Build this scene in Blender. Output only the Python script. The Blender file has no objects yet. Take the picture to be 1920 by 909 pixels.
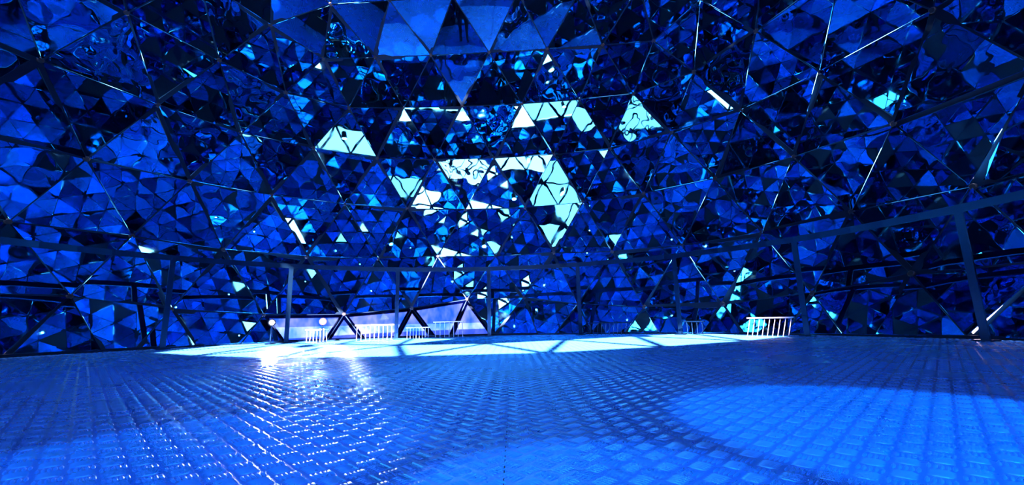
import bpy, bmesh, math, random
import numpy as np
from mathutils import Vector, Matrix

random.seed(11)
rng = np.random.default_rng(11)
sc = bpy.context.scene
col = sc.collection

# ------------------------------------------------------------------ camera
F_PX, PITCH, ROLL, CAM_H = 793.73, 0.18041, -0.02264, 0.22853
CX, CY, CZ, R = -0.50459, 2.29299, 2.08635, 4.70       # dome: centre above the floor, radius
CAM_ROT = Matrix.Rotation(math.pi / 2 + PITCH, 4, 'X') @ Matrix.Rotation(ROLL, 4, 'Z')
cam = bpy.data.cameras.new('camera')
cam.sensor_fit = 'HORIZONTAL'
cam.sensor_width = 36.0
cam.lens = F_PX / 1920 * 36.0
cam.clip_start = 0.02
cam_o = bpy.data.objects.new('camera', cam)
cam_o.matrix_world = Matrix.Translation((0, 0, CAM_H)) @ CAM_ROT
col.objects.link(cam_o)
sc.camera = cam_o

# ------------------------------------------------------------------ sky, sun, exposure
world = bpy.data.worlds.new('sky')
sc.world = world
world.use_nodes = True
wb = world.node_tree.nodes['Background']
wb.inputs['Color'].default_value = (1.0, 0.74, 0.84, 1)
wb.inputs['Strength'].default_value = 7.5
SUN_EL, SUN_AZ = math.radians(29.0), math.radians(0.0)  # light travels towards +y
sun = bpy.data.lights.new('sun', 'SUN')
sun.energy = 250.0
sun.angle = math.radians(0.6)
sun.color = (1.0, 0.60, 0.50)
sun_o = bpy.data.objects.new('sun', sun)
SUN_DIR = Vector((math.sin(SUN_AZ) * math.cos(SUN_EL), math.cos(SUN_AZ) * math.cos(SUN_EL), -math.sin(SUN_EL)))
sun_o.rotation_euler = SUN_DIR.to_track_quat('-Z', 'Y').to_euler()
sun_o.location = (0, -30, 15)
col.objects.link(sun_o)

sc.view_settings.view_transform = 'Standard'
sc.view_settings.look = 'None'
sc.view_settings.gamma = 1.0
sc.view_settings.use_curve_mapping = False
sc.view_settings.exposure = 0.42
cy = sc.cycles
cy.max_bounces = 11
cy.glossy_bounces = 9
cy.diffuse_bounces = 4
cy.transmission_bounces = 6
cy.sample_clamp_indirect = 12.0
cy.blur_glossy = 0.0
cy.use_denoising = True

# ------------------------------------------------------------------ materials
def mat(name, base, metallic=0.0, rough=0.5, build=None, **kw):
    m = bpy.data.materials.new(name)
    m.use_nodes = True
    nt = m.node_tree
    b = nt.nodes['Principled BSDF']
    b.inputs['Base Color'].default_value = (*base, 1)
    b.inputs['Metallic'].default_value = metallic
    b.inputs['Roughness'].default_value = rough
    for k, v in kw.items():
        b.inputs[k].default_value = v
    if build:
        build(nt, b)
    return m

def N(nt, t, **inp):
    n = nt.nodes.new(t)
    for k, v in inp.items():
        n.inputs[k].default_value = v
    return n

def mirror_nodes(nt, b, lo=(0.015, 0.20, 0.40), hi=(0.125, 0.58, 0.88), wrinkle=1.0):
    L = nt.links.new
    tc = N(nt, 'ShaderNodeNewGeometry')
    info = nt.nodes.new('ShaderNodeObjectInfo')
    ramp = nt.nodes.new('ShaderNodeMapRange')
    ramp.inputs['From Min'].default_value = 0.5
    ramp.inputs['From Max'].default_value = 1.0
    ramp.inputs['To Min'].default_value = 0.02
    ramp.inputs['To Max'].default_value = 0.26
    L(info.outputs['Random'], ramp.inputs['Value'])
    off = nt.nodes.new('ShaderNodeVectorMath'); off.operation = 'MULTIPLY_ADD'
    comb = nt.nodes.new('ShaderNodeCombineXYZ')
    L(info.outputs['Random'], comb.inputs[0]); L(info.outputs['Random'], comb.inputs[2])
    L(comb.outputs[0], off.inputs[0])
    off.inputs[1].default_value = (37, 11, 53)
    L(tc.outputs['Position'], off.inputs[2])
    noise = N(nt, 'ShaderNodeTexNoise', Scale=2.6, Detail=1.3, Roughness=0.45)
    L(off.outputs[0], noise.inputs['Vector'])
    bump = N(nt, 'ShaderNodeBump', Distance=0.055)
    L(noise.outputs['Fac'], bump.inputs['Height'])
    # the upper panels are of thinner sheet and wrinkle more
    sep = nt.nodes.new('ShaderNodeSeparateXYZ'); L(tc.outputs['Position'], sep.inputs[0])
    zr = nt.nodes.new('ShaderNodeMapRange')
    zr.inputs['From Min'].default_value = 2.2; zr.inputs['From Max'].default_value = 3.6
    zr.inputs['To Min'].default_value = 0.35 * wrinkle; zr.inputs['To Max'].default_value = 1.6 * wrinkle
    L(sep.outputs['Z'], zr.inputs['Value'])
    mu = nt.nodes.new('ShaderNodeMath'); mu.operation = 'MULTIPLY'
    L(ramp.outputs['Result'], mu.inputs[0]); L(zr.outputs['Result'], mu.inputs[1])
    L(mu.outputs[0], bump.inputs['Strength'])
    L(bump.outputs['Normal'], b.inputs['Normal'])
    wn = nt.nodes.new('ShaderNodeTexWhiteNoise'); wn.noise_dimensions = '1D'
    L(info.outputs['Random'], wn.inputs['W'])
    cr = nt.nodes.new('ShaderNodeValToRGB')
    cr.color_ramp.elements[0].color = (*lo, 1)
    cr.color_ramp.elements[1].color = (*hi, 1)
    L(wn.outputs['Value'], cr.inputs['Fac'])
    L(cr.outputs['Color'], b.inputs['Base Color'])
    n2 = N(nt, 'ShaderNodeTexNoise', Scale=7.0, Detail=4.0)
    L(tc.outputs['Position'], n2.inputs['Vector'])
    r2 = nt.nodes.new('ShaderNodeMapRange')
    r2.inputs['From Min'].default_value = 0.4
    r2.inputs['From Max'].default_value = 0.75
    r2.inputs['To Min'].default_value = 0.005
    r2.inputs['To Max'].default_value = 0.05
    L(n2.outputs['Fac'], r2.inputs['Value'])
    L(r2.outputs['Result'], b.inputs['Roughness'])

def floor_nodes(nt, b):
    L = nt.links.new
    tc = N(nt, 'ShaderNodeNewGeometry')
    n1 = N(nt, 'ShaderNodeTexNoise', Scale=3.0, Detail=6.0, Roughness=0.6)
    L(tc.outputs['Position'], n1.inputs['Vector'])
    r = nt.nodes.new('ShaderNodeMapRange')
    r.inputs['From Min'].default_value = 0.35
    r.inputs['From Max'].default_value = 0.7
    r.inputs['To Min'].default_value = 0.22
    r.inputs['To Max'].default_value = 0.36
    L(n1.outputs['Fac'], r.inputs['Value'])
    L(r.outputs['Result'], b.inputs['Roughness'])
    n2 = N(nt, 'ShaderNodeTexNoise', Scale=180.0, Detail=3.0)
    L(tc.outputs['Position'], n2.inputs['Vector'])
    bu = N(nt, 'ShaderNodeBump', Strength=0.12, Distance=0.002)
    L(n2.outputs['Fac'], bu.inputs['Height'])
    L(bu.outputs['Normal'], b.inputs['Normal'])

M_MIRROR = mat('blue_mirror', (0.16, 0.36, 0.78), 1.0, 0.03, mirror_nodes)
M_MIRROR_DARK = mat('smoked_mirror', (0.03, 0.10, 0.26), 1.0, 0.03, lambda nt, b: mirror_nodes(nt, b, (0.02, 0.12, 0.26), (0.02, 0.12, 0.26), 0.15))
M_MIRROR_PALE = mat('clear_mirror', (0.11, 0.53, 0.92), 1.0, 0.03, lambda nt, b: mirror_nodes(nt, b, (0.11, 0.58, 0.92), (0.11, 0.58, 0.92), 0.15))
def pane_nodes(nt, b):
    tr = N(nt, 'ShaderNodeBsdfTransparent', Color=(0.07, 0.085, 0.26, 1))
    gl = N(nt, 'ShaderNodeBsdfGlossy', Color=(0.3, 0.5, 0.9, 1), Roughness=0.03)
    fr = N(nt, 'ShaderNodeFresnel', IOR=1.6)
    mx = nt.nodes.new('ShaderNodeMixShader')
    no = N(nt, 'ShaderNodeTexNoise', Scale=4.0, Detail=3.0, Roughness=0.6)
    ge = nt.nodes.new('ShaderNodeNewGeometry')
    mp = N(nt, 'ShaderNodeVectorMath'); mp.operation = 'MULTIPLY'; mp.inputs[1].default_value = (1, 1, 0.3)
    nt.links.new(ge.outputs['Position'], mp.inputs[0]); nt.links.new(mp.outputs[0], no.inputs['Vector'])
    cr = nt.nodes.new('ShaderNodeValToRGB')
    cr.color_ramp.elements[0].position = 0.35; cr.color_ramp.elements[0].color = (0.05, 0.15, 0.45, 1)
    cr.color_ramp.elements[1].position = 0.68; cr.color_ramp.elements[1].color = (0.26, 0.30, 0.52, 1)
    nt.links.new(no.outputs['Fac'], cr.inputs['Fac']); nt.links.new(cr.outputs['Color'], tr.inputs['Color'])
    nt.links.new(fr.outputs[0], mx.inputs['Fac']); nt.links.new(tr.outputs[0], mx.inputs[1]); nt.links.new(gl.outputs[0], mx.inputs[2])
    nt.links.new(mx.outputs[0], nt.nodes['Material Output'].inputs['Surface'])
M_PANE = mat('tinted_pane', (0.1, 0.15, 0.4), 0.0, 0.05, pane_nodes)
M_MIRROR_BACK = mat('blue_mirror_flat', (0.08, 0.44, 0.76), 1.0, 0.02, lambda nt, b: mirror_nodes(nt, b, (0.07, 0.44, 0.76), (0.07, 0.44, 0.76), 0.15))
M_BLACK = mat('dark_reflection_panel', (0.002, 0.006, 0.02), 0.0, 0.9)  # unseen black panels, added for dark facets in the reflections
M_FRAME = mat('dark_frame_metal', (0.002, 0.012, 0.035), 0.9, 0.45)
M_HUB = mat('hub_black', (0.002, 0.006, 0.02), 0.4, 0.5)
M_FLOOR = mat('blue_tread_plate', (0.028, 0.15, 0.52), 0.62, 0.30, floor_nodes)
M_BAR = mat('worn_lit_bar', (0.06, 0.36, 0.88), 0.8, 0.24, floor_nodes)  # worn smooth; the brighter colour also paints in light the bars catch
M_RAIL = mat('brushed_rail_steel', (0.003, 0.022, 0.07), 0.9, 0.25)
M_GRILLE = mat('pale_grille_metal', (0.75, 0.80, 0.92), 0.3, 0.45)
M_GRILLE_DIM = mat('dimmed_guard_metal', (0.22, 0.27, 0.40), 0.8, 0.4)  # guard metal darkened in colour, standing in for weaker sun
M_GROUND = mat('pale_paving', (0.45, 0.50, 0.60), 0.0, 0.9)
M_CLOTH = mat('black_cloth', (0.012, 0.013, 0.018), 0.0, 0.9)
M_TROUSER = mat('dark_denim', (0.02, 0.022, 0.035), 0.0, 0.9)
M_SKIN = mat('skin', (0.45, 0.27, 0.2), 0.0, 0.55)
M_HAIR = mat('dark_hair', (0.015, 0.012, 0.01), 0.0, 0.6)
M_LAMP = mat('lamp_black_metal', (0.02, 0.02, 0.025), 0.7, 0.35)
M_LENS = mat('lamp_lens', (0.1, 0.2, 1.0), 0.0, 0.2)
_b = M_LENS.node_tree.nodes['Principled BSDF']
_b.inputs['Emission Color'].default_value = (0.55, 0.7, 1, 1)
_b.inputs['Emission Strength'].default_value = 60.0

M_LENS_WHITE = mat('flood_lens', (1, 1, 1), 0.0, 0.2)
_b = M_LENS_WHITE.node_tree.nodes['Principled BSDF']
_b.inputs['Emission Color'].default_value = (1, 0.95, 1, 1)
_b.inputs['Emission Strength'].default_value = 30.0

# ------------------------------------------------------------------ helpers
def link(name, mesh, parent=None, m=None):
    o = bpy.data.objects.new(name, mesh)
    col.objects.link(o)
    if parent is not None:
        o.parent = parent
    if m is not None and not mesh.materials:
        mesh.materials.append(m)
    return o

def mesh_from(name, verts, faces, m=None, smooth=False):
    me = bpy.data.meshes.new(name)
    me.from_pydata([tuple(v) for v in verts], [], [tuple(f) for f in faces])
    if m is not None:
        me.materials.append(m)
    if smooth:
        me.polygons.foreach_set('use_smooth', [True] * len(me.polygons))
    me.update()
    return me

def empty(name, loc=(0, 0, 0), rz=0.0):
    o = bpy.data.objects.new(name, None)
    o.empty_display_size = 0.1
    o.location = loc
    o.rotation_euler = (0, 0, rz)
    col.objects.link(o)
    return o

def tag(o, label=None, cat=None, group=None, kind=None):
    if label: o['label'] = label
    if cat: o['category'] = cat
    if group: o['group'] = group
    if kind: o['kind'] = kind
    return o

def to_px(p):
    v = CAM_ROT.to_3x3().transposed() @ (Vector(p) - Vector((0, 0, CAM_H)))
    if v.z > -0.05:
        return None
    return (960 + F_PX * v.x / -v.z, 454.5 - F_PX * v.y / -v.z)

def px_ray(x, y):
    d = CAM_ROT.to_3x3() @ Vector(((x - 960) / F_PX, (454.5 - y) / F_PX, -1))
    return d.normalized()

def px_floor(x, y):
    d = px_ray(x, y)
    return Vector((0, 0, CAM_H)) + d * (CAM_H / -d.z)

def box_vf(a, b, w, h, up):
    """a bar from a to b, w across and h along up"""
    a, b, up = Vector(a), Vector(b), Vector(up).normalized()
    t = (b - a).normalized()
    s = t.cross(up).normalized()
    u = s.cross(t)
    vs = [p + s * (i * w / 2) + u * (j * h / 2) for p in (a, b) for i, j in ((-1, -1), (1, -1), (1, 1), (-1, 1))]
    fs = [(0, 1, 2, 3), (7, 6, 5, 4), (0, 4, 5, 1), (1, 5, 6, 2), (2, 6, 7, 3), (3, 7, 4, 0)]
    return vs, fs

class MB:
    def __init__(s): s.v, s.f = [], []
    def add(s, v, f):
        n = len(s.v); s.v += [tuple(x) for x in v]; s.f += [tuple(i + n for i in q) for q in f]; return s
    def bar(s, a, b, w, h, up): return s.add(*box_vf(a, b, w, h, up))
    def tube(s, a, b, r, n=10, r2=None):
        a, b = Vector(a), Vector(b); r2 = r if r2 is None else r2
        t = (b - a).normalized(); x = t.orthogonal().normalized(); y = t.cross(x)
        ring = [(math.cos(k * 2 * math.pi / n), math.sin(k * 2 * math.pi / n)) for k in range(n)]
        vs = [a + (x * c + y * q) * r for c, q in ring] + [b + (x * c + y * q) * r2 for c, q in ring]
        fs = [(k, (k + 1) % n, n + (k + 1) % n, n + k) for k in range(n)] + [tuple(range(n - 1, -1, -1)), tuple(range(n, 2 * n))]
        return s.add(vs, fs)
    def build(s, name, m, parent=None, smooth=False):
        return link(name, mesh_from(name, s.v, s.f, m, smooth), parent)

# ------------------------------------------------------------------ ground outside and floor
FLOOR_R = 4.33
def disc(r, z, n=96, cx=CX, cyy=CY):
    vs = [(cx + r * math.cos(k * 2 * math.pi / n), cyy + r * math.sin(k * 2 * math.pi / n), z) for k in range(n)]
    return vs, [tuple(range(n))]
tag(link('ground', mesh_from('ground', *disc(60, -0.07), M_GROUND)), kind='structure')

floor = empty('floor', (0, 0, 0))
tag(floor, kind='structure')
# sheets of tread plate, laid side by side and cut to the round of the dome
def clip_poly(poly, fn):
    out = []
    for i, a in enumerate(poly):
        b = poly[(i + 1) % len(poly)]
        fa, fb = fn(a), fn(b)
        if fa >= 0: out.append(a)
        if (fa >= 0) != (fb >= 0):
            t = fa / (fa - fb)
            out.append(a + (b - a) * t)
    return out
NDISC = 64
def clip_disc(poly):
    for k in range(NDISC):
        an = (k + .5) * 2 * math.pi / NDISC
        nx, ny = math.cos(an), math.sin(an)
        poly = clip_poly(poly, lambda p: FLOOR_R - ((p[0] - CX) * nx + (p[1] - CY) * ny))
        if len(poly) < 3: return []
    return poly
PW, PL, GAP = 1.5, 3.0, 0.0018
for i in range(-4, 4):
    for j in range(-2, 4):
        x0, y0 = i * PW - 0.02, j * PL - 2.3 + (0.9 if i % 2 else 0.0)
        poly = [Vector((x, y)) for x, y in ((x0 + GAP / 2, y0 + GAP / 2), (x0 + PW - GAP / 2, y0 + GAP / 2),
                                             (x0 + PW - GAP / 2, y0 + PL - GAP / 2), (x0 + GAP / 2, y0 + PL - GAP / 2))]
        poly = clip_disc(poly)
        if len(poly) < 3: continue
        n = len(poly)
        vs = [(p.x, p.y, 0.0) for p in poly] + [(p.x, p.y, -0.006) for p in poly]
        fs = [tuple(range(n)), tuple(range(2 * n - 1, n - 1, -1))] + [(k, n + k, n + (k + 1) % n, (k + 1) % n) for k in range(n)]
        link('floor_plate', mesh_from('floor_plate', vs, fs, M_FLOOR), floor)
bv, bf = disc(FLOOR_R, -0.0065)
bv2 = [(x, y, -0.06) for x, y, z in bv]
nn = len(bv)
link('floor_base', mesh_from('floor_base', bv + bv2, [tuple(range(nn)), tuple(range(2 * nn - 1, nn - 1, -1))] +
     [(k, nn + k, nn + (k + 1) % nn, (k + 1) % nn) for k in range(nn)], M_HUB), floor)

# raised bars: groups of five, turned by a right angle from cell to cell
CELL = 0.0375
BAR_L, BAR_W, BAR_H, BAR_S = 0.031, 0.0056, 0.0026, 0.0070
def bar_arrays():
    # lens-shaped ridge along +x: verts, triangles
    v = np.array([(-.5, 0, -.0002), (-.2, -.5, -.0002), (.2, -.5, -.0002), (.5, 0, -.0002), (.2, .5, -.0002), (-.2, .5, -.0002),
                  (-.26, 0, 1), (.26, 0, 1)], float)
    v = v * np.array([BAR_L, BAR_W, BAR_H])
    f = np.array([(0, 1, 6), (1, 2, 7), (1, 7, 6), (2, 3, 7), (3, 4, 7), (4, 5, 6), (4, 6, 7), (5, 0, 6)])
    return v, f
BV, BF = bar_arrays()
CV = np.concatenate([BV + np.array([0, (k - 2) * BAR_S, 0]) for k in range(5)])
CF = np.concatenate([BF + 8 * k for k in range(5)])
def rotz(v, a):
    c, s = math.cos(a), math.sin(a)
    return np.stack([v[:, 0] * c - v[:, 1] * s, v[:, 0] * s + v[:, 1] * c, v[:, 2]], 1)
CL = [rotz(CV, -math.pi / 4), rotz(CV, math.pi / 4)]
near_me = [mesh_from('tread_cluster', CL[k], CF, M_BAR, True) for k in (0, 1)]
pitch = CELL * math.sqrt(2)
cells = []
for ty in (0, 1):
    xs = np.arange(-96, 97) * pitch + 0.018 + ty * pitch / 2
    ys = np.arange(-20, 140) * pitch + 0.015 + ty * pitch / 2
    gx, gy = np.meshgrid(xs, ys)
    gx, gy = gx.ravel(), gy.ravel()
    keep = (np.hypot(gx - CX, gy - CY) < FLOOR_R - 0.03) & (gy > -0.7)
    # no bars right on a joint between plates
    fr = np.mod(gx + 0.02, PW)
    keep &= (fr > 0.010) & (fr < PW - 0.010)
    cells += [(x, y, ty) for x, y in zip(gx[keep], gy[keep])]
def in_view(p):
    q = to_px(p)
    return q is not None and -5 < q[0] < 1925 and -5 < q[1] < 914
vis = sorted(((math.hypot(c[0], c[1]), i) for i, c in enumerate(cells) if c[1] < 1.3 and abs(c[0]) < 1.6 and in_view((c[0], c[1], 0))))[:300]
near = set(i for _, i in vis)
for i in sorted(near):
    x, y, ty = cells[i]
    o = link('tread_cluster', near_me[ty], floor)
    o.location = (x, y, 0)
far = [c for i, c in enumerate(cells) if i not in near]
allv, allf, base = [], [], 0
for ty in (0, 1):
    pts = np.array([(c[0], c[1], 0) for c in far if c[2] == ty])
    v = (pts[:, None, :] + CL[ty][None]).reshape(-1, 3)
    f = (CF[None] + (np.arange(len(pts)) * len(CV))[:, None, None]).reshape(-1, 3) + base
    base += len(v); allv.append(v); allf.append(f)
v = np.concatenate(allv); f = np.concatenate(allf)
me = bpy.data.meshes.new('tread_bars')
me.vertices.add(len(v)); me.vertices.foreach_set('co', v.ravel().astype(np.float32))
me.loops.add(f.size); me.loops.foreach_set('vertex_index', f.ravel().astype(np.int32))
me.polygons.add(len(f))
me.polygons.foreach_set('loop_start', (np.arange(len(f)) * 3).astype(np.int32))
me.polygons.foreach_set('loop_total', np.full(len(f), 3, np.int32))
me.materials.append(M_BAR)
me.update(calc_edges=True)
me.polygons.foreach_set('use_smooth', np.ones(len(f), bool))
tag(link('tread_bars', me, floor), kind='stuff')

# ------------------------------------------------------------------ the mirrored geodesic dome
FREQ = 6
def sph(lat, az):
    la, a = math.radians(lat), math.radians(az)
    return Vector((math.sin(a) * math.cos(la), math.cos(a) * math.cos(la), math.sin(la)))
LAT = math.degrees(math.atan(0.5))
top = Vector((0, 0, 1))
up_ring = [sph(LAT, 38.863 + 72 * k) for k in range(5)]
lo_ring = [sph(-LAT, 74.863 + 72 * k) for k in range(5)]
ico_faces = []
for k in range(5):
    k2 = (k + 1) % 5
    ico_faces.append((top, up_ring[k], up_ring[k2]))
    ico_faces.append((up_ring[k], lo_ring[k], up_ring[k2]))
    ico_faces.append((lo_ring[k], lo_ring[k2], up_ring[k2]))
C0 = Vector((CX, CY, CZ))
nodes, tris, key = [], [], {}
def node(p):
    k = tuple(round(c, 5) for c in p)
    if k not in key:
        key[k] = len(nodes); nodes.append(p)
    return key[k]
for A, B, C in ico_faces:
    g = {}
    for i in range(FREQ + 1):
        for j in range(FREQ + 1 - i):
            p = (A * (FREQ - i - j) + B * i + C * j).normalized()
            g[i, j] = node(C0 + p * R)
    for i in range(FREQ):
        for j in range(FREQ - i):
            tris.append((g[i, j], g[i + 1, j], g[i, j + 1]))
            if i + j < FREQ - 1:
                tris.append((g[i + 1, j], g[i + 1, j + 1], g[i, j + 1]))

wall = empty('wall_dome', (0, 0, 0))
tag(wall, kind='structure')

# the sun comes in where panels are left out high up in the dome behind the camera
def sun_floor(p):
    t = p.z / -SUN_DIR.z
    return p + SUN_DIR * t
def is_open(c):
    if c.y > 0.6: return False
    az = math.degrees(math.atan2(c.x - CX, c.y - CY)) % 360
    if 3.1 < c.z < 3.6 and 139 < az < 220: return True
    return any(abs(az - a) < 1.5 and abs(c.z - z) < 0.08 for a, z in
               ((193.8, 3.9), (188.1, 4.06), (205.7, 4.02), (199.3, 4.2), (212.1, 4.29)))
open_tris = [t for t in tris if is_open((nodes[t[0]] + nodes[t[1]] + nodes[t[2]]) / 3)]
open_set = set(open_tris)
# and added tinted panes replace the lowest panels along the bright stretch at the far left of the floor
def low_open(t):
    c = (nodes[t[0]] + nodes[t[1]] + nodes[t[2]]) / 3
    if min(nodes[i].z for i in t) > 0.10 or c.y < 3: return False
    q = to_px(Vector((c.x, c.y, max(c.z, 0.15))))
    return q is not None and 500 < q[0] < 890
low_tris = [t for t in tris if low_open(t)]
low_set = set(low_tris)

SEAM = 0.006
def panel_mesh(pts):
    """a thin mirror plate with a small chamfer, set in from the seam on every side; pts in world space"""
    c = sum(pts, Vector()) / len(pts)
    nrm = (pts[1] - pts[0]).cross(pts[2] - pts[0]).normalized()
    if nrm.dot(C0 - c) < 0:
        pts = pts[::-1]; nrm = -nrm
    n = len(pts)
    def inset(d):
        res = []
        for i in range(n):
            p, a, b = pts[i], pts[i - 1], pts[(i + 1) % n]
            e1, e2 = (p - a).normalized(), (b - p).normalized()
            n1, n2 = nrm.cross(e1), nrm.cross(e2)
            k = 1 + n1.dot(n2)
            res.append(p + (n1 + n2) * (d / max(k, 0.25)) - c)
        return res
    r0, r1 = inset(SEAM), inset(SEAM + 0.002)
    vs = r1 + [p - nrm * 0.003 for p in r0] + [p - nrm * 0.006 for p in r0]
    fs = [tuple(range(n))]
    for lo in (0, n):
        for i in range(n):
            j = (i + 1) % n
            fs.append((lo + i, lo + n + i, lo + n + j, lo + j))
    fs.append(tuple(range(3 * n - 1, 2 * n - 1, -1)))
    return c, nrm, vs, fs

plist = []
for t in tris:
    if t in open_set: continue
    pts = [nodes[i].copy() for i in t]
    if max(p.z for p in pts) < 0.03: continue
    if min(p.z for p in pts) < 0.012:
        pts = clip_poly(pts, lambda p: p.z - 0.012)
        # merge near-coincident corners left by the cut
        q = []
        for p in pts:
            if not q or (p - q[-1]).length > 0.05: q.append(p)
        if len(q) > 2 and (q[0] - q[-1]).length < 0.05: q.pop()
        pts = q
        if len(pts) < 3: continue
        area = sum(((pts[k] - pts[0]).cross(pts[k + 1] - pts[0])).length for k in range(1, len(pts) - 1)) / 2
        if area < 0.012: continue
    c, nrm, vs, fs = panel_mesh(pts)
    tilt = Matrix.Rotation(math.radians(rng.normal(0, 2.1)), 4, nrm.orthogonal()) @ \
           Matrix.Rotation(math.radians(rng.normal(0, 2.1)), 4, nrm.cross(nrm.orthogonal()))
    px = [to_px(p) for p in pts]
    seen = any(q and -10 < q[0] < 1930 and -10 < q[1] < 919 for q in px) or (lambda q: q and 0 < q[0] < 1920 and 0 < q[1] < 909)(to_px(c))
    size = 0
    if seen and all(px):
        size = abs(sum(px[k][0] * px[(k + 1) % len(px)][1] - px[(k + 1) % len(px)][0] * px[k][1] for k in range(len(px)))) / 2
    elif seen:
        size = 1e5
    if t in low_set:
        o = link('added_pane', mesh_from('added_pane', vs, fs, M_PANE), wall)  # pane added to tint the white outside lavender
        o.location = c
        continue
    plist.append((size, c, [tilt @ Vector(v) for v in vs], fs, pts))
plist.sort(key=lambda e: -e[0])
rest = MB(); rest_k = []; inner = []
n_parts = 0
for size, c, vs, fs, pts in plist:
    if size > 0 and n_parts < 300:
        o = link('mirror_panel', mesh_from('mirror_panel', vs, fs, M_MIRROR), wall)
        o.location = c
        n_parts += 1
        continue
    # unseen panels are split into smaller tilted triangles, added to break up the reflections
    subs = [pts]
    if len(pts) == 3:
        A, B, D = pts
        ab, bd, da = [C0 + ((p + q) / 2 - C0).normalized() * (R - 0.012) for p, q in ((A, B), (B, D), (D, A))]
        subs = [[A, ab, da], [ab, B, bd], [da, bd, D], [ab, bd, da]]
        for p, q in ((ab, bd), (bd, da), (da, ab)):
            upv = (C0 - (p + q) / 2).normalized()
            inner.append((p - upv * 0.036, q - upv * 0.036, upv))
    for sp in subs:
        c, nrm, vs, fs = panel_mesh([p.copy() for p in sp])
        if len(subs) == 4 and c.z > 4.5 and abs(c.x - CX) < 2.4 and c.y < CY + 2 and rng.random() < 0.045: continue      # small crown opening, added for white bits in the reflections
        a1, a2 = rng.normal(0, 3.0, 2)
        tilt = Matrix.Rotation(math.radians(a1), 4, nrm.orthogonal()) @ Matrix.Rotation(math.radians(a2), 4, nrm.cross(nrm.orthogonal()))
        u = rng.random()
        k = 0 if u < .38 else 1 if u < .75 else 2 if u < .90 else 3
        if c.z < 1.4 and rng.random() < .35: k = 3
        rest.add([tilt @ Vector(v) + c for v in vs], fs); rest_k += [k] * len(fs)
ro = tag(rest.build('mirror_panels_behind', M_MIRROR_BACK, wall), kind='stuff')
for m_ in (M_MIRROR_PALE, M_MIRROR_DARK, M_BLACK): ro.data.materials.append(m_)
ro.data.polygons.foreach_set('material_index', rest_k)
print('panels', len(plist), 'parts', n_parts, 'open', len(open_tris))

# frame behind the seams and hub caps on the nodes
edges = set()
for t in tris:
    for a, b in ((t[0], t[1]), (t[1], t[2]), (t[2], t[0])):
        edges.add((min(a, b), max(a, b)))
fr = MB()
for a, b in edges:
    pa, pb = nodes[a], nodes[b]
    if max(pa.z, pb.z) < 0.03: continue
    if min(pa.z, pb.z) < 0.0:
        lo, hi = (pa, pb) if pa.z < pb.z else (pb, pa)
        pa, pb = lo + (hi - lo) * ((0.002 - lo.z) / (hi.z - lo.z)), hi
        if (pa - pb).length < .04: continue
    m_ = (pa + pb) / 2
    up = (C0 - m_).normalized()
    off = up * -0.028
    fr.bar(pa + off, pb + off, 0.075, 0.03, up)
for p, q, upv in inner:
    fr.bar(p, q, 0.095, 0.03, upv)
tag(fr.build('seam_frame', M_FRAME, wall), kind='stuff')
hub = MB()
hub.tube((0, 0, -0.02), (0, 0, 0.004), 0.03, 10)
hub.tube((0, 0, 0.004), (0, 0, 0.010), 0.03, 10, 0.022)
hub_me = mesh_from('hub', hub.v, hub.f, M_HUB)
for p in nodes:
    q = to_px(p)
    if p.z > 0.06 and q and -20 < q[0] < 1940 and -20 < q[1] < 909:
        o = link('hub', hub_me, wall)
        o.location = p
        o.rotation_euler = (C0 - p).to_track_quat('Z', 'Y').to_euler()
# base ring where the mirrors meet the floor
NB = 60
rb = math.sqrt(R * R - CZ * CZ) + 0.02
for k in range(NB):
    a0, a1 = k * 2 * math.pi / NB, (k + 1) * 2 * math.pi / NB
base = MB()
ring = []
for k in range(NB):
    a = k * 2 * math.pi / NB
    for r_, z_ in ((rb - .03, 0.0), (rb - .03, 0.03), (rb + .06, 0.03), (rb + .06, 0.0)):
        ring.append((CX + r_ * math.cos(a), CY + r_ * math.sin(a), z_))
fs = []
for k in range(NB):
    for q in range(4):
        fs.append((k * 4 + q, k * 4 + (q + 1) % 4, ((k + 1) % NB) * 4 + (q + 1) % 4, ((k + 1) % NB) * 4 + q))
tag(link('trim_1', mesh_from('trim_1', ring, fs, M_FRAME)), kind='structure')

# ------------------------------------------------------------------ railing round the dome, just inside the mirrors
RAIL_R, RAIL_H = 4.0, 0.985
def on_ring(r, az):
    a = math.radians(az)
    return Vector((CX + r * math.sin(a), CY + r * math.cos(a), 0))
def px_az(x, r, z):
    """azimuth (from the dome's axis) of the point of ring r at height z seen in column x"""
    best = None
    for k in range(-1100, 1100):
        q = on_ring(r, k / 10); q.z = z
        w = to_px(q)
        if w and (best is None or abs(w[0] - x) < best[0]): best = (abs(w[0] - x), k / 10)
    return best[1]
post_az = [px_az(x, RAIL_R, 0.3) for x in (310, 540, 744, 917, 1087, 1272, 1506, 1832)]
post_az = [post_az[0] - 37, post_az[0] - 18.5] + post_az + [post_az[-1] + 18.5, post_az[-1] + 37]
railing = empty('railing', (CX, CY, 0))
tag(railing, 'blue steel handrail on flat posts curving along the foot of the mirrored wall', 'railing')
def sub(v): return Vector(v) - Vector((CX, CY, 0))
for az in post_az:
    p = sub(on_ring(RAIL_R, az)); rad = Vector((p.x, p.y, 0)).normalized()
    mb = MB().bar(p, p + Vector((0, 0, RAIL_H - 0.03)), 0.052, 0.014, rad)
    mb.build('post', M_RAIL, railing)
    fp = MB().bar(p, p + Vector((0, 0, 0.012)), 0.12, 0.09, rad)
    fp.build('foot_plate', M_RAIL, railing)
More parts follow.
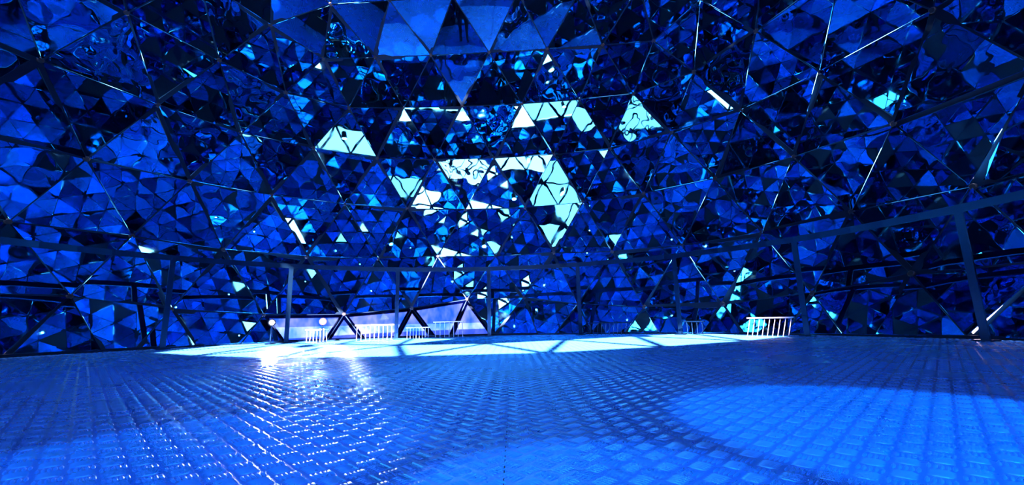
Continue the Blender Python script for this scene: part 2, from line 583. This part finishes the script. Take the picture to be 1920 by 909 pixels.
for a0, a1 in zip(post_az[:-1], post_az[1:]):
    mb = MB(); n = 5
    for k in range(n):
        p = sub(on_ring(RAIL_R, a0 + (a1 - a0) * k / n)) + Vector((0, 0, RAIL_H))
        q = sub(on_ring(RAIL_R, a0 + (a1 - a0) * (k + 1) / n)) + Vector((0, 0, RAIL_H))
        mb.bar(p, q, 0.014, 0.06, (0, 0, 1))
    mb.build('handrail', M_RAIL, railing)

# ------------------------------------------------------------------ low slatted guards standing at the foot of the wall
def guard(x0, x1, r, h, nbars, lean, label, M_GRILLE=M_GRILLE):
    a0, a1 = px_az(x0, r, 0.05), px_az(x1, r, 0.05)
    c = on_ring(r, (a0 + a1) / 2); c.z = -0.07 if r > R else 0.0
    t = empty('low_guard', c)
    tag(t, label, 'guard rail', 'low slatted guards along the foot of the mirrored wall')
    p, q = on_ring(r, a0) - c, on_ring(r, a1) - c; p.z = q.z = 0
    d = (q - p).normalized(); up = Vector((0, 0, 1))
    sh = d * (lean * h)
    MB().bar(p + up * h + sh, q + up * h + sh, 0.03, 0.014, up).build('top_bar', M_GRILLE, t)
    for k in range(nbars):
        b = p + (q - p) * ((k + .5) / nbars)
        MB().tube(b, b + up * (h - 0.008) + sh, 0.0038, 6).build('upright', M_GRILLE, t)
guard(572, 616, 3.86, 0.16, 7, 0.0, 'short pale slatted low guard just right of the bright left post')
guard(664, 738, 3.80, 0.20, 9, 0.0, 'long white slatted low guard in the brightest stretch of floor')
guard(760, 806, 3.84, 0.15, 8, 0.0, 'small white slatted low guard directly right of the second tall post')
guard(812, 872, 3.90, 0.22, 7, 0.0, 'pale slatted low guard between the second and middle posts')
guard(1102, 1184, 3.88, 0.16, 11, 0.1, 'dim blue slatted low guard right of the post at centre right', M_RAIL)  # guards from here rightward get darker metal in place of weaker sun
guard(1284, 1322, 3.86, 0.16, 4, 0.0, 'short low guard with few uprights right of the thin post', M_RAIL)
guard(1396, 1482, 3.80, 0.19, 9, 0.25, 'dark low guard with leaning pale uprights beside the bright right post', M_GRILLE_DIM)

# ------------------------------------------------------------------ spot lamps hung high in the dome behind the camera
def lamp(az, lat, target, rad, watts, label, color=(0.0, 0.33, 1.0)):
    p = C0 + sph(lat, az) * (R - 0.32)
    tgt = Vector((target[0], target[1], 0.0))
    d = (tgt - p); L = d.length; d.normalize()
    t = empty('spot_lamp', p)
    tag(t, label, 'lamp', 'spot lamps hung in the dome')
    out = (p - C0).normalized()
    MB().tube(-d * 0.10, d * 0.12, 0.07, 20, 0.085).build('housing', M_LAMP, t)
    MB().tube(d * 0.121, d * 0.124, 0.072, 20).build('lens', M_LENS, t)
    MB().tube(out * 0.05, out * 0.27, 0.014, 8).build('bracket', M_LAMP, t)
    li = bpy.data.lights.new('spot_light', 'SPOT')
    li.energy = watts * 2; li.color = color
    li.spot_size = 2 * math.atan(rad / L); li.spot_blend = 0.12
    li.shadow_soft_size = 0.04
    lo = bpy.data.objects.new('spot_light', li)
    col.objects.link(lo); lo.parent = t
    lo.location = d * 0.14
    lo.rotation_euler = d.to_track_quat('-Z', 'Y').to_euler()
lamp(205, 18, (-0.60, 0.80), 0.38, 800, 'round black spot lamp high behind, aimed at the left of the floor')
lamp(150, 20, (0.86, 0.85), 0.50, 1600, 'round black spot lamp high behind, aimed at the right of the floor')
lamp(180, 34, (0.10, 0.52), 0.32, 1500, 'round black spot lamp nearest the crown, aimed at the middle of the floor')

# ------------------------------------------------------------------ two people standing behind the camera, seen only in the mirrors
def person(loc, rz, h, label, hold=0.0, stride=0.06):
    """a standing figure about h tall, one skin from feet to fingers, then painted by region"""
    k = h / 1.75
    V, E, Rr = [], [], []
    def v(x, y, z, rx, ry=None):
        V.append((x * k, y * k, z * k)); Rr.append((rx * k, (ry or rx) * k)); return len(V) - 1
    def e(*ids):
        for a, b in zip(ids[:-1], ids[1:]): E.append((a, b))
    pel = v(0, 0, .95, .13, .10)
    wai = v(0, .0, 1.10, .125, .09); che = v(0, .01, 1.28, .15, .105); nec0 = v(0, 0, 1.43, .085, .07)
    nec = v(0, .005, 1.50, .052, .052); hd0 = v(0, .02, 1.57, .066, .078); hd1 = v(0, .02, 1.66, .074, .088); hd2 = v(0, .005, 1.73, .05, .06)
    e(pel, wai, che, nec0, nec, hd0, hd1, hd2)
    for s in (-1, 1):
        sh = v(s * .17, 0, 1.40, .062); el = v(s * .235, -.02, 1.12, .046); wr = v(s * .245, .05 + hold * .1, .88 + hold * .1, .030)
        pa = v(s * .245, .075 + hold * .12, .80 + hold * .12, .034, .02)
        e(nec0, sh, el, wr, pa)
        for q, ln in enumerate((.078, .09, .082, .062)):
            yo = (q - 1.5) * .019
            f1 = v(s * .243, .075 + yo + hold * .12, .75 + hold * .13, .0095); f2 = v(s * .232, .082 + yo + hold * .13, .75 - ln * .6 + hold * .14, .008)
            e(pa, f1, f2)
        th = v(s * .225, .115 + hold * .12, .80 + hold * .13, .011); th2 = v(s * .215, .13 + hold * .13, .765 + hold * .14, .009)
        e(pa, th, th2)
        hip = v(s * .10, 0, .86, .098, .095); kn = v(s * .115, .01 + s * stride * .4, .49, .064); an = v(s * .12, -.02 + s * stride, .09, .043)
        toe = v(s * .14, .13 + s * stride, .035, .042, .03); heel = v(s * .12, -.05 + s * stride, .04, .04)
        e(pel, hip, kn, an, toe); e(an, heel)
    me = bpy.data.meshes.new('body')
    me.from_pydata(V, E, []); me.update()
    o = bpy.data.objects.new('body', me); col.objects.link(o)
    o.modifiers.new('skin', 'SKIN')
    for i, sv in enumerate(me.skin_vertices[0].data):
        sv.radius = Rr[i]; sv.use_root = (i == pel)
    ss = o.modifiers.new('sub', 'SUBSURF'); ss.levels = ss.render_levels = 2
    dg = bpy.context.evaluated_depsgraph_get()
    m2 = bpy.data.meshes.new_from_object(o.evaluated_get(dg))
    bpy.data.objects.remove(o)
    m2.materials.clear()
    for m_ in (M_SKIN, M_CLOTH, M_TROUSER): m2.materials.append(m_)
    for p in m2.polygons:
        z, x = p.center.z / k, abs(p.center.x) / k
        p.use_smooth = True
        p.material_index = 0 if z > 1.465 or (x > .19 and z < .89 + hold * .1 and z > .6) else 1 if z > .97 or x > .2 else 2 if z > .09 else 1
    t = empty('person', loc, rz)
    tag(t, label, 'person')
    zmin = min(q.co.z for q in m2.vertices)
    b = link('body', m2, t); b.location = (0, 0, -zmin + 0.001)
    # hair cap, ears, eyes, nose, mouth
    def ell(c, r, n=10, mth=8, cut=None):
        vs, fs = [], []
        for i in range(mth + 1):
            ph = math.pi * i / mth
            for j in range(n):
                a = 2 * math.pi * j / n
                vs.append(((c[0] + r[0] * math.sin(ph) * math.cos(a)) * k, (c[1] + r[1] * math.sin(ph) * math.sin(a)) * k, (c[2] + r[2] * math.cos(ph)) * k - zmin))
        for i in range(mth):
            if cut is not None and i >= cut: break
            for j in range(n):
                fs.append((i * n + j, (i + 1) * n + j, (i + 1) * n + (j + 1) % n, i * n + (j + 1) % n))
        return vs, fs
    MB().add(*ell((0, -.008, 1.675), (.084, .098, .105), 14, 10, 6)).build('hair', M_HAIR, t, True)
    for s in (-1, 1):
        MB().add(*ell((s * .078, .01, 1.635), (.012, .02, .032))).build('ear', M_SKIN, t, True)
        MB().add(*ell((s * .030, .095, 1.65), (.012, .010, .008))).build('eye', M_HAIR, t, True)
    MB().add(*ell((0, .108, 1.618), (.014, .020, .024))).build('nose', M_SKIN, t, True)
    MB().add(*ell((0, .094, 1.575), (.024, .010, .007))).build('mouth', M_CLOTH, t, True)
    return t
person((0.92, -1.10, 0), math.radians(8), 1.76, 'person in dark jacket and jeans standing, reflected at upper centre right', 0.3)
person((-0.86, -1.00, 0), math.radians(-12), 1.66, 'person in black standing with legs apart, reflected at upper centre left', 0.0, 0.09)

# ------------------------------------------------------------------ small unseen lights added round the crown for sparkle in the mirrors
ORD = ('first', 'second', 'third', 'fourth', 'fifth', 'sixth', 'seventh', 'eighth', 'ninth', 'tenth')
def sparklight(az, lat, label):
    p = C0 + sph(lat, az) * (R - 0.03)
    t = empty('sparklight', p)
    t.rotation_euler = (C0 - p).to_track_quat('Z', 'Y').to_euler()
    tag(t, label, 'lamp', 'small lights added for sparkle in the mirrors')
    MB().tube((0, 0, -0.02), (0, 0, 0.03), 0.032, 14, 0.026).build('housing', M_LAMP, t)
    MB().tube((0, 0, 0.0301), (0, 0, 0.034), 0.016, 14).build('lens', M_LENS, t)
for k in range(10): sparklight(k * 36 + 20, 64, 'small round added downlight on the crown ring, %s clockwise from the far wall' % ORD[k])
for k in range(6): sparklight(130 + k * 20, 44 if k % 2 else 30, 'small round added downlight on the wall behind, %s from the right-hand side' % ORD[k])

# ------------------------------------------------------------------ flood lamps beside the left post, the left one added for a floor streak
def flood(px, r, label):
    p = on_ring(r, px_az(px, r, 0.1))
    t = empty('flood_lamp', p)
    tag(t, label, 'lamp', 'flood lamps at the foot of the mirrored wall')
    d = (Vector((0.0, 0.3, 0.0)) - p).normalized(); up = Vector((0, 0, 1))
    h = up * 0.26
    MB().tube((0, 0, 0), (0, 0, 0.012), 0.06, 16).build('base', M_RAIL, t)
    MB().tube((0, 0, 0.012), h, 0.009, 8).build('stem', M_RAIL, t)
    hd = MB().tube(h - d * 0.05, h + d * 0.03, 0.032, 16, 0.045).build('head', M_LAMP, t)
    MB().tube(h + d * 0.0301, h + d * 0.034, 0.028, 16).build('lens', M_LENS_WHITE, t)
    li = bpy.data.lights.new('flood_light', 'SPOT')
    li.energy = 270; li.color = (1.0, 0.93, 0.98); li.spot_size = math.radians(30); li.spot_blend = 0.9
    li.shadow_soft_size = 0.05
    lo = bpy.data.objects.new('flood_light', li); col.objects.link(lo); lo.parent = t
    lo.location = h + d * 0.05
    lo.rotation_euler = (d - up * 0.06).to_track_quat('-Z', 'Y').to_euler()
flood(604, 3.72, 'small round white flood lamp on floor right of the left post')
flood(508, 3.86, 'small round white flood lamp added on floor left of the left post')
